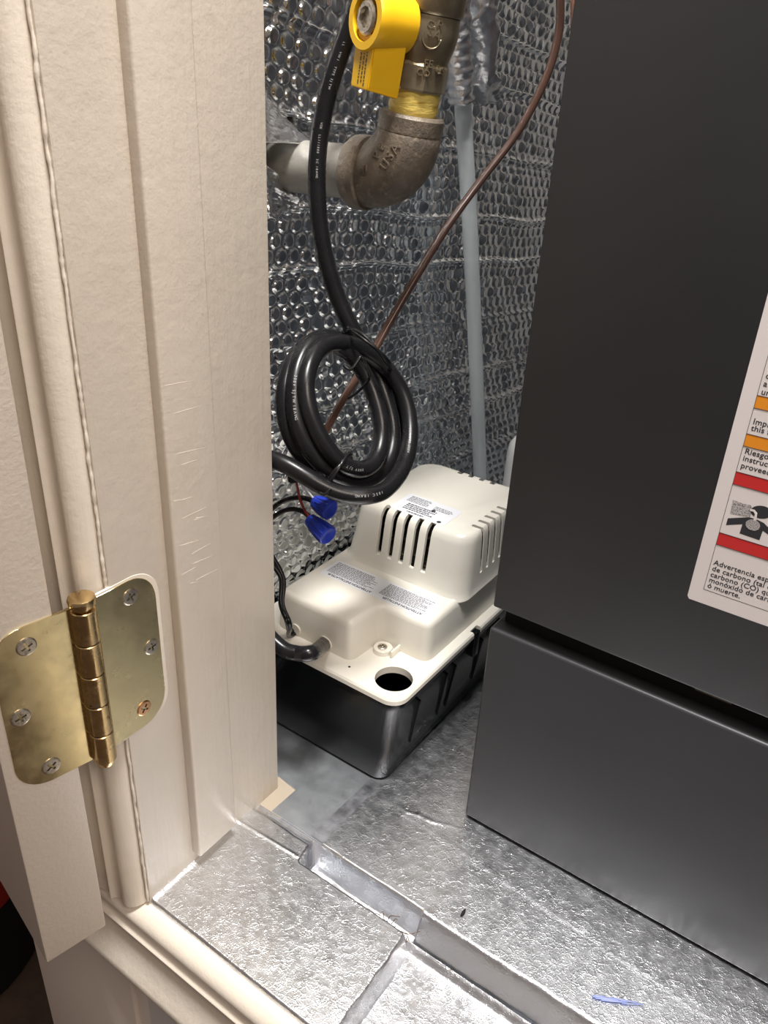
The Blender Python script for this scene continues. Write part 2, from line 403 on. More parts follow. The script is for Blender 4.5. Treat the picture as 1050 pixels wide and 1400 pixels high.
# ------------------------------------------------------------------ closet platform
plat = box('closet_platform', XW - 0.014, 0.59, 0.2788, 1.015, -0.06, -0.0022, FOILDULL)
tag(plat, 'raised closet platform that carries the furnace and pump', 'platform', kind='structure')
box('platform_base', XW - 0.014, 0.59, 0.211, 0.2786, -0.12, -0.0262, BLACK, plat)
box('plywood_corner', -0.30, -0.255, 0.279, 0.31, -0.0024, -0.0016, PLY, plat)
# grey sheet under the pump, with a notch at the jamb
bm = bmesh.new()
pl = [(-0.2632, 0.2792), (-0.205, 0.2792), (-0.150, 0.50), (-0.150, 1.0), (-0.355, 1.0), (-0.355, 0.3046), (-0.2790, 0.3046), (-0.2626, 0.3026)]
loft(bm, [[(x, y, z) for x, y in pl] for z in (-0.0020, -0.0008)])
from_bm('galvanised_sheet', bm, GALV, plat)
def grid(x0, x1, y0, y1, res):
    return np.meshgrid(np.linspace(x0, x1, int((x1 - x0) / res) + 2), np.linspace(y0, y1, int((y1 - y0) / res) + 2))
def sstep(a, b, x): t = np.clip((x - a) / (b - a), 0, 1); return t * t * (3 - 2 * t)
# foil over the platform, folding down its front edge
X, Y = grid(-0.2195, 0.14, 0.2635, 0.56, 0.00095)
edge = 0.2785 + 0.0009 * (vnoise(X * 120, Y * 0, 5) - 0.5) 
slope = np.where(X < -0.143, 0.004, 0.0125)
Z = -0.0215 * sstep(0, 1, (edge - Y) / slope) + 0.0004
left = -0.2210 + 0.035 * (Y - 0.28) + 0.0006 * (vnoise(Y * 300, X * 0, 3) - 0.5)
X = np.maximum(X, left)
Z = Z + crinkle(X * 3, Y * 3, 0.00008, 21) + crinkle(X, Y, 0.00010, 22) - 0.0004 + 0.00012 * sstep(-0.0012, 0.0012, Y - 0.318 + 0.06 * X + 0.002 * vnoise(X * 150, Y * 0, 4))
Z += 0.0004 * np.exp(-((Y - 0.334 - 0.25 * (X + 0.18) - 0.006 * vnoise(X * 110, Y * 0, 44)) / 0.0013) ** 2) * np.exp(-((X + 0.180) / 0.018) ** 2) * (0.4 + vnoise(X * 300, Y * 300, 45))
sheet('foil_tape', X, Y, Z, FOIL, plat)
# smooth darker strip beside it
X, Y = grid(-0.2300, -0.2185, 0.2795, 0.345, 0.001)
sheet('smooth_tape_strip', X + 0.035 * (Y - 0.28), Y, -0.0004 + crinkle(X, Y, 0.0004, 40), FOILDULL, plat)
# lower foil level
X, Y = grid(-0.1475, 0.14, 0.1872, 0.2675, 0.00095)
Z = -0.0212 + crinkle(X * 3, Y * 3, 0.00015, 60) + crinkle(X, Y, 0.0004, 61) + 0.004 * sstep(0.262, 0.268, Y)
sheet('lower_foil', X, Y, Z, FOIL, plat)
# foil wrapped sill block at the front
blk = tag(box('sill_block', XJ + 0.0008, -0.1440, 0.1895, 0.2566, -0.026, -0.0030, PLY), 'foil wrapped block beside the foot of the door jamb', 'sill', kind='structure')
X, Y = grid(-0.2742, -0.1395, 0.1850, 0.2790, 0.0008)
backe = np.where(X < -0.2262, 0.2725, 0.2592) + 0.0008 * (vnoise(X * 160, Y * 0, 15) - 0.5)
backe = np.where((X > -0.2262) & (X < -0.2230), 0.2592 + (0.2725 - 0.2592) * (-0.2230 - X) / 0.0032, backe)
right = -0.1428 + 0.0008 * (vnoise(Y * 160, X * 0, 16) - 0.5) - 0.0015 * sstep(0.24, 0.26, Y)
fronte = 0.1882 + 0.0006 * (vnoise(X * 140, Y * 0, 18) - 0.5)
dz = 0.024 * np.maximum(sstep(0, 0.0028, X - right), np.where(X < -0.2262, 0.12, 1.0) * sstep(0, 0.0030, Y - backe))
dz = np.maximum(dz, 0.0085 * sstep(0, 0.0026, fronte - Y))
dz -= 0.0008 * sstep(0.003, 0.0, X + 0.2740) * sstep(0.27, 0.24, Y)
Z = -dz + crinkle(X * 3, Y * 3, 0.00007, 80) + crinkle(X, Y, 0.00010, 81) + 0.0001 * sstep(-0.0012, 0.0012, (Y - 0.226) * 0.35 + (X + 0.205) + 0.002 * vnoise(Y * 150, X * 0, 4)) + 0.0006 * np.exp(-((Y - 0.2605 - 0.05 * (X + 0.25)) / 0.0008) ** 2) * (X < -0.225)
sheet('foil_wrap', X, Y, Z, FOIL, blk)
# brown fibres caught in the joint between the two foil blocks
fz = Thing('insulation_fibre', (-0.150, 0.266, -0.018), 'tuft of brown fibre caught in the joint between foil blocks', 'fibre')
for k in range(22):
    p = np.array((-0.150 + random.uniform(-0.022, 0.006), 0.2655 + random.uniform(-0.004, 0.004), -0.0175 + random.uniform(0, 0.006)))
    q = p + (random.uniform(-0.008, 0.008), random.uniform(-0.004, 0.004), random.uniform(0.001, 0.007))
    fz.add(tube('fibre', catmull([p, (p + q) / 2 + np.array((random.uniform(-.002, .002), random.uniform(-.002, .002), 0.002)), q], 5), 0.00022, FUZZ, seg=5))
# marker smudge and speck on the foil
mk = Thing('marker_smudge', onz(838, 1366, 0.001), 'blue marker smudge on the foil before the furnace', 'mark')
for a, b, w in (((810, 1362), (828, 1363), 0.0007), ((814, 1364), (846, 1367), 0.0008), ((822, 1367), (858, 1370), 0.0006), ((836, 1364), (872, 1371), 0.0004), ((850, 1372), (880, 1373), 0.0003)):
    A = onz(*a, 0.0012); B3 = onz(*b, 0.0012)
    mk.add(tube('stroke', [A, (A + B3) / 2, B3], w, BLUEINK, seg=8, flat=0.12))
A = onz(630, 1252, 0.0010); B3 = onz(636, 1243, 0.0010)
tag(tube('dark_speck', [A, (A + B3) / 2 + np.array((0.0003, 0, 0.0003)), B3], [0.0005, 0.0011, 0.0004], BLACK, seg=8), 'small dark crumb lying on the foil before the furnace', 'crumb')

# ------------------------------------------------------------------ insulation on the wall (real bubbles)
TILT = -0.105
yy, zz = np.meshgrid(np.linspace(0.305, 0.90, 800), np.linspace(-0.015, 0.54, 740))
a = yy * math.cos(TILT) + zz * math.sin(TILT); b = -yy * math.sin(TILT) + zz * math.cos(TILT)
a = a + 0.0016 * (vnoise(yy * 22, zz * 22, 31) - 0.5) * 2; b = b + 0.0020 * (vnoise(yy * 16 + 5, zz * 16, 32) - 0.5) * 2
PY, PZ = 0.0126, 0.0092
best = np.full(a.shape, 9.0); da = np.zeros(a.shape); db = np.zeros(a.shape); idr = np.zeros(a.shape); idc = np.zeros(a.shape)
row0 = np.floor(b / PZ)
for dr in (-1, 0, 1, 2):
    row = row0 + dr; off = np.where(row % 2 == 0, 0.0, 0.5)
    colm = np.round(a / PY - off)
    ca = (colm + off) * PY; cb = row * PZ
    d = np.sqrt(((a - ca) / (0.49 * PY)) ** 2 + ((b - cb) / (0.60 * PZ)) ** 2)
    m = d < best; best = np.where(m, d, best); idr = np.where(m, row, idr); idc = np.where(m, colm, idc); da = np.where(m, a - ca, da); db = np.where(m, b - cb, db)
hsh = vnoise(idr * 7.31 + 0.5, idc * 5.17 + 0.5, 77); hs2 = vnoise(idr * 3.77 + 0.5, idc * 9.13 + 0.5, 78)
dome = 1 - sstep(0.60, 1.0, best)
hs3 = vnoise(idr * 4.91 + 0.5, idc * 6.37 + 0.5, 79)
H = dome * (0.0017 * (0.7 + 0.5 * hsh) + 0.42 * (hs3 - 0.5) * da + 0.42 * (hsh - 0.5) * db)
H += 0.0007 * np.clip(1 - (best / 0.70) ** 2, 0, 1) * (0.6 - 1.3 * hs2)      # dimpled bubble tops
fold = 0
for k in range(-3, 16):
    bb0 = 0.030 + k * 0.0465 + 0.006 * math.sin(k * 2.1)
    wob = 0.0018 * (vnoise(yy * 30, zz * 0 + k, 90) - 0.5)
    dd = b - bb0 - wob
    st = 0.35 + 0.8 * vnoise(yy * 14, zz * 0 + k * 3.1, 91)
    fold = fold + st * (0.0030 * np.exp(-(dd / 0.0016) ** 2) - 0.0020 * np.exp(-((dd + 0.0042) / 0.0020) ** 2))
H = H + fold + 0.008 * (vnoise(yy * 7, zz * 7, 33) - 0.5) + 0.0035 * (vnoise(yy * 24, zz * 24, 34) - 0.5) + 0.0007 * ridged(yy * 60, zz * 60, 35) ** 2
HY, HZ = 0.398, 0.3835
rh = np.sqrt(((yy - HY) / 1.25) ** 2 + (zz - HZ) ** 2)
H = H + crinkle(yy, zz, 0.009, 51) * np.clip(1 - rh / 0.045, 0, 1)
keep = ~((rh < 0.0235 + 0.004 * (vnoise(yy * 150, zz * 150, 52) - 0.5)))
ins = sheet('bubble_insulation', np.full(yy.shape, XW) + H, yy, zz, BUBBLE, keep=keep)
tag(ins, 'silver quilted bubble foil insulation covering the closet side wall', 'insulation')
# torn flaps around the pipe hole
def flap(p0, p1, p2, p3, seed, amp):
    s, t = np.meshgrid(np.linspace(0, 1, 40), np.linspace(0, 1, 40))
    P = (np.array(p0)[None, None] * ((1 - s) * (1 - t))[..., None] + np.array(p1)[None, None] * (s * (1 - t))[..., None] + np.array(p2)[None, None] * (s * t)[..., None] + np.array(p3)[None, None] * ((1 - s) * t)[..., None])
    n = nrm(np.cross(np.array(p1) - p0, np.array(p3) - p0)); h = crinkle(s * 0.05, t * 0.05, amp, seed)
    P = P + n[None, None] * (h - amp * 0.4)[..., None]
    return sheet('torn_flap', P[..., 0], P[..., 1], P[..., 2], CRUMPLE, ins, thick=0.0004)
flap(onx(352, 118, XW + 0.006), onx(400, 175, XW + 0.008), at(424, 199, 0.535), at(356, 196, 0.495), 5, 0.006)
flap(onx(352, 300, XW + 0.006), onx(405, 292, XW + 0.006), at(408, 258, 0.54), at(360, 222, 0.51), 6, 0.007)

# ------------------------------------------------------------------ brass hinge
hg = Thing('door_hinge', (-0.2710, 0.1700, 0.1268), 'brass butt hinge joining the cream door to its jamb', 'hinge')
Z0, Z1 = 0.1272, 0.2161
def leaf_outline(a0, a1, r=0.0150):
    out = [(a0, Z0)]
    for cx, cz, s in ((a1 - r, Z0 + r, -90), (a1 - r, Z1 - r, 0)):
        for k in range(9):
            t = math.radians(s + 90 * k / 8); out.append((cx + r * math.cos(t), cz + r * math.sin(t)))
    out.append((a0, Z1)); return out
def leaf(name, fn, a1, m, grow=0.0, t0=-0.0012, t1=0.0006):
    ol = leaf_outline(0.003, a1)
    if grow: ol = [(a + (grow if a > 0.01 else 0), z + (0 if not grow else grow * 0.6 * (1 if z > 0.17 else -1))) for a, z in ol]
    bm = bmesh.new(); loft(bm, [[fn(a, t, z) for a, z in ol] for t in (t0, t1)])
    bmesh.ops.bevel(bm, geom=[e for e in bm.edges if e.calc_length() < 0.02 or True], offset=0.00022, segments=1, affect='EDGES')
    return from_bm(name, bm, m, angle=40)
jf = lambda a, t, z: (XJ + t, 0.1722 + a, z)
df = lambda a, t, z: tuple(dpt(a, t, z))
mort = leaf('mortise_paint_edge', jf, 0.0395, PAINT, grow=0.0020, t0=-0.001, t1=0.00022)
hg.add(mort)
jl = hg.add(leaf('jamb_leaf', jf, 0.0392, BRASS)); dl = hg.add(leaf('door_leaf', df, 0.0405, BRASS))
def screw(fn_o, ex, ey, ez, r, m, rot=0.5):
    bm = bmesh.new()
    # head ring + cross recess
    N = 28; outer = [(r * math.cos(2 * math.pi * k / N), r * math.sin(2 * math.pi * k / N)) for k in range(N)]
    w, L = r * 0.13, r * 0.58
    cr = [(L, -w), (L, w), (w, w), (w, L), (-w, L), (-w, w), (-L, w), (-L, -w), (-w, -w), (-w, -L), (w, -L), (w, -w)]
    c, s = math.cos(rot), math.sin(rot); cr = [(x * c - y * s, x * s + y * c) for x, y in cr]
    lo = [bm.verts.new((x, y, -0.0006)) for x, y in outer]; ov = [bm.verts.new((x, y, 0.0002)) for x, y in outer]
    mv = [bm.verts.new((x * 0.86, y * 0.86, 0.0005)) for x, y in outer]
    for A, B2 in ((lo, ov), (ov, mv)):
        for k in range(N): bm.faces.new((A[k], A[(k + 1) % N], B2[(k + 1) % N], B2[k]))
    cv = [bm.verts.new((x, y, 0.00055)) for x, y in cr]; cd = [bm.verts.new((x * 0.8, y * 0.8, -0.0007)) for x, y in cr]
    es = [bm.edges.get((mv[k], mv[(k + 1) % N])) for k in range(N)] + [bm.edges.new((cv[k], cv[(k + 1) % 12])) for k in range(12)]
    bmesh.ops.triangle_fill(bm, use_beauty=True, edges=es)
    fs0 = len(bm.faces)
    dark = []
    for k in range(12): dark.append(bm.faces.new((cv[k], cv[(k + 1) % 12], cd[(k + 1) % 12], cd[k])))
    dark.append(bm.faces.new(cd))
    bm.normal_update()
    for f in bm.faces: f.material_index = 0
    for f in dark: f.material_index = 1
    for f in bm.faces:
        if f.normal.z < -0.5: f.normal_flip()
    bm.transform(basis(fn_o, ex, ey, ez))
    me = bpy.data.meshes.new('screw'); bm.to_mesh(me); bm.free(); me.materials.append(m); me.materials.append(DARKSLOT)
    return mesh_obj('screw', me)
for (u, v), rot, m in (((178, 816), 0.3, SCREW), ((207, 884), 0.1, SCREW), ((197, 968), 0.9, COPPERSCREW)):
    p = onx(u, v, XJ + 0.0006); hg.add(screw(p, (0, 1, 0), (0, 0, 1), (1, 0, 0), 0.0043, m, rot), jl)
def onplane(u, v, p, n): d = ray(u, v); return CAM + d * ((np.array(p) - CAM) @ n / (d @ n))
for (u, v), rot in (((36, 884), 0.35), ((28, 981), 0.2), ((70, 1047), 0.6)):
    p = onplane(u, v, dpt(0, 0.0006, 0), DN); hg.add(screw(p, tuple(-DD), (0, 0, 1), tuple(DN), 0.0045, SCREW, rot), dl)
kl = (Z1 - Z0) / 5
for k in range(5):
    z = Z0 + k * kl + 0.0002; h = kl - 0.0005
    hg.add(lathe('knuckle', [(0, 0.0052), (0.0004, 0.0056), (h - 0.0004, 0.0056), (h, 0.0052)], (PIN[0], PIN[1], z), (0, 0, 1), BRASSK))
    # wrap of the knuckle into its leaf
    if k in (1, 3): hg.add(box('knuckle_wrap', -0.2742, -0.2735, 0.1700, 0.1765, z, z + h, BRASSK))
    else:
        bm = bmesh.new(); loft(bm, [[dpt(0.0, -0.0020, q), dpt(0.006, -0.0020, q), dpt(0.006, 0.0002, q), dpt(0.0, 0.0002, q)] for q in (z, z + h)]); hg.add(from_bm('knuckle_wrap', bm, BRASSK))
hg.add(lathe('hinge_pin', [(-0.0035, 0.0), (-0.0035, 0.0036), (-0.0028, 0.0042), (0, 0.0045), (0.0002, 0.003), (0.0892, 0.003), (0.0896, 0.0046), (0.0906, 0.0046), (0.0910, 0.0058), (0.0938, 0.0062), (0.0948, 0.0058), (0.0951, 0.0048), (0.0953, 0.0)], (PIN[0], PIN[1], Z0), (0, 0, 1), BRASSK))

# ------------------------------------------------------------------ furnace
fn = Thing('furnace', (-0.1588, YF, 0.0), 'charcoal grey furnace cabinet standing on the foil platform', 'furnace')
FX0, FX1 = -0.1588, 0.33
fn.add(box('cabinet', FX0 + 0.0010, FX1 - 0.001, YF + 0.020, 0.96, 0.0022, 1.10, SIDE, bevel=0.001))
ld = fn.add(box('lower_door', FX0, FX1, YF, YF + 0.0185, 0.0022, 0.1540, FURN, bevel=0.0020, seg=3))
ud = fn.add(box('upper_door', FX0 + 0.0005, FX1, YF - 0.0004, YF + 0.0185, 0.1690, 1.10, FURN, bevel=0.0012))
fn.add(box('grip_recess', FX0 + 0.004, FX1, YF + 0.0115, YF + 0.0199, 0.1535, 0.1700, BLACK))
p = ony(977, 957, YF + 0.008)
fn.add(box('door_tab', p[0] - 0.010, p[0] + 0.008, YF + 0.006, YF + 0.0117, 0.1640, 0.1690, mat('tab_tan', (0.10, 0.08, 0.06), 0.6)))
# warning label
YS = YF - 0.0004
bm = bmesh.new(); ol = round_poly([(-0.0580, 0.2172), (0.048, 0.2172), (0.048, 0.42), (-0.0590, 0.42), (-0.0590, 0.2186)], [0.0002, 0.002, 0.002, 0.002, 0.0002], 3)
loft(bm, [[(x, y, z) for x, z in ol] for y in (YS, YS - 0.00025)])
stk = fn.add(from_bm('warning_label', bm, STICKER)); stk['label'] = 'white safety label with orange and red bars'
YT = YS - 0.00030
def sbox(nm, x0, x1, z0, z1, m, y=YT): return fn.add(box(nm, x0, x1, y, y + 0.0001, z0, z1, m), stk)
XL, XR = -0.0528, 0.042
sbox('border_line', XL - 0.0001, XL + 0.0001, 0.2248, 0.40, INK); sbox('border_line', XL, XR, 0.2247, 0.2249, INK)
for nm, z0, z1, m in (('orange_bar', 0.3150, 0.3205, ORANGE), ('orange_bar', 0.2978, 0.3034, ORANGE), ('red_bar', 0.2797, 0.2857, REDINK), ('red_bar', 0.2492, 0.2554, REDINK)):
    sbox(nm, XL, XR, z0, z1, m)
    for zz_ in (z0, z1): sbox('bar_rule', XL, XR, zz_ - 0.0001, zz_ + 0.0001, INK, YT - 0.0001)
def stext(s, z, x=-0.0516, size=0.0036):
    fn.add(text('label_text', s, size, basis((x, YT, z), (1, 0, 0), (0, 0, 1)), INK, extrude=0.00002, spacing=1.03, bold=0.00004), stk)
for s, z in (('Advertencia especial', 0.2389), ('de carbono (tal como', 0.2357), ('carbono (CO) que re', 0.2325), ('monóxido de carbono', 0.2295), ('ó muerte.', 0.2264),
             ('Riesgo', 0.2946), ('instrucciones', 0.2913), ('proveedor', 0.2879), ('Improper', 0.3082), ('this f', 0.3052), ('un', 0.3212), ('a', 0.3247), ('o', 0.3281)):
    stext(s, z)
def spoly(nm, pts, m, y=YT):
    bm = bmesh.new(); loft(bm, [[(x, yy_, z) for x, z in pts] for yy_ in (y + 0.0001, y)]); return fn.add(from_bm(nm, bm, m), stk)
def pxz(u, v): q = ony(980 + u / 14.0, 660 + v / 14.0, YT); return (q[0], q[2])
spoly('pictogram_body', [pxz(*q) for q in ((175, 812), (212, 680), (620, 660), (760, 700), (900, 770), (1080, 950), (1040, 1030), (880, 920), (815, 1100), (435, 970), (490, 795))], INK)
spoly('pictogram_head', [pxz(850 + 205 * math.cos(t) - 0.0, 565 + 125 * math.sin(t) + 60 * math.cos(t) * 0.3) for t in np.linspace(0, 2 * math.pi, 22, endpoint=False)], INK)
LUNG = mat('printed_speckle', (0.5, 0.47, 0.47), 0.5, vary=[(u3(2500), (0.12, 0.11, 0.11), 0.48, 0.56)])
spoly('pictogram_lung', [pxz(690 + 140 * math.cos(t), 810 + 105 * math.sin(t) + 20 * math.cos(t)) for t in np.linspace(0, 2 * math.pi, 20, endpoint=False)], LUNG, YT - 0.0001)
spoly('pictogram_smoke', [pxz(*q) for q in ((310, 325), (480, 390), (650, 430), (690, 500), (650, 600), (640, 660), (430, 630), (255, 590))], LUNG)
spoly('pictogram_throat', [pxz(*q) for q in ((640, 505), (720, 515), (775, 580), (760, 720), (700, 720), (730, 600), (700, 550), (640, 540))], STICKER, YT - 0.00012)

# ------------------------------------------------------------------ condensate pump
PX, PYY = -0.2187, 0.3423
pump = Thing('condensate_pump', (PX - 0.058, PYY + 0.10, 0.0), 'cream and black condensate pump on the sheet beside the furnace', 'pump')
def pp(x, y, z): return (PX + x, PYY + y, z)
LB = 0.205
def tank_ring(x0, x1, y0, y1, r, z): return [pp(x, y, z) for x, y in rrect(x0, x1, y0, y1, r, 6)]
bm = bmesh.new()
loft(bm, [tank_ring(-0.113, -0.003, 0.003, LB - 0.008, 0.006, 0.0000), tank_ring(-0.1150, -0.0012, 0.0010, LB - 0.006, 0.008, 0.0006), tank_ring(-0.1160, 0.0000, 0.0002, LB - 0.005, 0.009, 0.0022),
          tank_ring(-0.1180, 0.0030, -0.0006, LB - 0.003, 0.010, 0.028), tank_ring(-0.1215, 0.0076, -0.0016, LB - 0.001, 0.011, 0.066), tank_ring(-0.1240, 0.0094, -0.0022, LB, 0.011, 0.0690), tank_ring(-0.1240, 0.0094, -0.0022, LB, 0.011, 0.0725),
          tank_ring(-0.119, 0.0050, 0.0010, LB - 0.004, 0.009, 0.0725), tank_ring(-0.113, -0.003, 0.004, LB - 0.010, 0.007, 0.006)])
tank = pump.add(from_bm('tank', bm, TANK, angle=35))
for y in (0.030, 0.066, 0.078, 0.118, 0.150):
    bm = bmesh.new(); z0, z1 = (0.018, 0.058)
    ring = lambda z, x: [pp(x, y - 0.0014, z), pp(x + 0.0022, y - 0.0010, z), pp(x + 0.0022, y + 0.0010, z), pp(x, y + 0.0014, z)]
    loft(bm, [ring(z0, 0.0005), ring(z0 + 0.002, 0.0012), ring(z1 - 0.002, 0.0056), ring(z1, 0.0056)]); pump.add(from_bm('rib', bm, TANK), tank)
# lid plate with inlet hole
bm = bmesh.new()
loft(bm, [tank_ring(-0.1275, 0.0092, -0.0018, LB + 0.002, 0.011, 0.0726), tank_ring(-0.1285, 0.0104, -0.0030, LB + 0.003, 0.012, 0.0734), tank_ring(-0.1285, 0.0104, -0.0030, LB + 0.003, 0.012, 0.0766), tank_ring(-0.1275, 0.0094, -0.0020, LB + 0.002, 0.011, 0.0780)])
lid = from_bm('lid', bm, CREAM, angle=35)
cut = lathe('cut', [(-0.02, 0.0128), (0.02, 0.0128)], pp(-0.0067, 0.0171, 0.078), (0, 0, 1), CREAM, seg=40); boolean(lid, cut)
cut = box('cut', PX + 0.0065, PX + 0.02, PYY + 0.096, PYY + 0.106, 0.07, 0.09, CREAM); boolean(lid, cut)
lid.data.set_sharp_from_angle(angle=math.radians(35)); pump.add(lid)
pump.add(box('lid_clip', PX + 0.004, PX + 0.0110, PYY + 0.0975, PYY + 0.1045, 0.055, 0.0765, TANK, bevel=0.0006))
pump.add(lathe('pin_hole', [(0, 0.0009), (0.0002, 0.0009)], pp(-0.0375, 0.0085, 0.0779), (0, 0, 1), BLACK, seg=12))
# low cover: L shaped in plan
low = [(0.0022, 0.0440), (0.0035, 0.196), (-0.1085, 0.196), (-0.1085, 0.0130), (-0.0400, 0.0130), (-0.0375, 0.0440)]
rads = [0.009, 0.010, 0.010, 0.009, 0.007, 0.006]
base_ol = round_poly(low, rads, 6)
def lring(ins, z): return [pp(x, y, z) for x, y in inset_poly(base_ol, ins)]
bm = bmesh.new()
loft(bm, [lring(0, 0.0775), lring(0.0004, 0.086), lring(0.0016, 0.1035), lring(0.0022, 0.1062), lring(0.0036, 0.1078), lring(0.0054, 0.1084)])
cover = from_bm('low_cover', bm, CREAM, angle=45)
for u0, u1, ex in ((-0.0945, -0.0830, 0.0), (-0.0690, -0.0575, 0.0)):
    pass
pump.add(cover)
# screw boss in the notch
boss = pump.add(lathe('screw_boss', [(0, 0.0072), (0.0035, 0.0066), (0.0040, 0.0058)], pp(-0.0300, 0.0372, 0.0778), (0, 0, 1), CREAM))
pump.add(screw(pp(-0.0298, 0.0362, 0.0822), (1, 0, 0), (0, 1, 0), (0, 0, 1), 0.0034, SCREW, 0.4), boss)
pump.add(box('boss_wall', PX - 0.0215, PX - 0.0200, PYY + 0.0335, PYY + 0.0450, 0.0778, 0.0835, CREAM, bevel=0.0004))
# tall motor housing, hollow with vent slots
def tring(ins, z, y0=0.0835, g=0.0): return [pp(x, y, z) for x, y in rrect(-0.1020 + ins * 0.9, 0.0030 - ins * 0.35, y0 + ins, 0.1905 - ins * 0.6, 0.014, 7)]
bm = bmesh.new()
loft(bm, [tring(-0.0035, 0.1065), tring(-0.0016, 0.1090), tring(0.0, 0.1125), tring(0.0025, 0.128), tring(0.0052, 0.1475), tring(0.0066, 0.1518), tring(0.0088, 0.1542), tring(0.0115, 0.1552)])
tall = from_bm('motor_cover', bm, CREAM)
bm = bmesh.new(); loft(bm, [tring(0.0030, 0.104), tring(0.0030, 0.113), tring(0.0052, 0.128), tring(0.0078, 0.1475), tring(0.0105, 0.1515), tring(0.013, 0.1527)])
boolean(tall, from_bm('cut', bm, CREAM))
def slot_cut(x0, x1, y0, y1, z0, z1): boolean(tall, box('cut', PX + x0, PX + x1, PYY + y0, PYY + y1, z0, z1, CREAM, bevel=0.0006, seg=1))
for k in range(5):
    xc = -0.0703 + k * 0.00985
    slot_cut(xc - 0.0021, xc + 0.0021, 0.078, 0.0975, 0.1190, 0.158)
for k in range(5):
    yc = 0.1105 + k * 0.0093
    slot_cut(-0.0085, 0.010, yc - 0.0016, yc + 0.0016, 0.1200, 0.158)
for k in range(4):
    xc = -0.060 + k * 0.0098
    slot_cut(xc - 0.002, xc + 0.002, 0.1795, 0.20, 0.12, 0.158)
tall.data.polygons.foreach_set('use_smooth', [True] * len(tall.data.polygons)); tall.data.set_sharp_from_angle(angle=math.radians(32))
pump.add(tall)
pump.add(lathe('motor', [(0, 0.030), (0.040, 0.030), (0.040, 0.012), (0.042, 0.010)], pp(-0.048, 0.137, 0.1086), (0, 0, 1), MOTOR))
pump.add(box('motor_frame', PX - 0.083, PX - 0.014, PYY + 0.104, PYY + 0.172, 0.1086, 0.132, MOTOR, bevel=0.002))
pump.add(box('terminal_block', PX - 0.0475, PX - 0.0440, PYY + 0.0945, PYY + 0.1035, 0.1086, 0.146, MOTOR, bevel=0.0006))
# labels; print reads from the wall side
def label_plate(nm, x0, x1, y0, y1, z, r=0.003):
    bm = bmesh.new(); ol = rrect(x0, x1, y0, y1, r, 4)
    loft(bm, [[pp(x, y, q) for x, y in ol] for q in (z, z + 0.00018)]); return pump.add(from_bm(nm, bm, LABEL))
def microprint(par, x0, x1, y0, y1, z, rows, m=INKGREY, fill=0.9):
    bm = bmesh.new(); dy = (y1 - y0) / rows
    for r in range(rows):
        x = x0; yc = y0 + (r + 0.5) * dy; end = x0 + (x1 - x0) * random.uniform(0.75, 1.0)
        while x < end:
            w = random.uniform(0.0008, 0.0030); bm_box(bm, PX + x, PX + min(x + w, end), PYY + yc - dy * 0.27, PYY + yc + dy * 0.27, z, z + 0.00004); x += w + 0.0005
    o = pump.add(from_bm('small_print', bm, m), par); return o
zt = 0.1084
l1 = label_plate('instruction_label', -0.0985, -0.0065, 0.0505, 0.0735, zt)
for x1, s in ((-0.0105, 'ATTENTION INSTALLER'), (-0.0535, 'ATTENTION INSTALLATEUR')):
    pump.add(text('label_heading', s, 0.0033, basis(pp(x1, 0.0546, zt + 0.00024), (-1, 0, 0), (0, -1, 0)), INK, extrude=0.00003, spacing=0.92, bold=0.00006), l1)
microprint(l1, -0.0490, -0.0100, 0.0560, 0.0715, zt + 0.0002, 12); microprint(l1, -0.0960, -0.0545, 0.0560, 0.0715, zt + 0.0002, 12)
zt2 = 0.1552
l2 = label_plate('rating_label', -0.0700, -0.0235, 0.0950, 0.1240, zt2)
microprint(l2, -0.066, -0.047, 0.112, 0.1215, zt2 + 0.0002, 6); microprint(l2, -0.062, -0.036, 0.100, 0.110, zt2 + 0.0002, 4, INK); microprint(l2, -0.043, -0.026, 0.112, 0.118, zt2 + 0.0002, 3); microprint(l2, -0.056, -0.042, 0.0965, 0.0990, zt2 + 0.0002, 1, INK)
pump.add(lathe('certification_mark', [(0, 0.0016), (0.00005, 0.0016)], pp(-0.029, 0.0985, zt2 + 0.00018), (0, 0, 1), INK, seg=20), l2)
pump.add(lathe('certification_mark', [(0, 0.0017), (0.00005, 0.0017)], pp(-0.041, 0.1105, zt2 + 0.00018), (0, 0, 1), INK, seg=20), l2)
# leads leaving the low cover towards the jamb
lead = [at(322, 800, 0.53), at(352, 850, 0.525), at(383, 884, 0.520), at(405, 893, 0.517), at(428, 892, 0.516), np.array(pp(-0.0625, 0.0120, 0.0832)), np.array(pp(-0.0625, 0.022, 0.0838))]
pump.add(tube('mains_lead', catmull(lead, 10), 0.0050, CORD, seg=16))
w1 = [at(366, 765, 0.545), at(384, 790, 0.545), at(384, 825, 0.54), at(392, 848, 0.538), np.array(pp(-0.0905, 0.0085, 0.0835)), np.array(pp(-0.0890, 0.020, 0.0835))]
w2 = [at(366, 750, 0.55), at(387, 790, 0.55), at(386, 825, 0.545), at(396, 853, 0.538), np.array(pp(-0.0890, 0.0060, 0.0815)), np.array(pp(-0.0870, 0.020, 0.0815))]
for w in (w1, w2): pump.add(tube('switch_lead', catmull(w, 10), 0.0017, CORD, seg=10))
for (x, r) in ((-0.0625, 0.0060), (-0.0890, 0.0042)):
    pump.add(lathe('lead_grommet', [(0, r), (0.0012, r), (0.0012, r * 0.7)], pp(x, 0.0122, 0.0830), (0, 1, 0), CREAM, seg=20))

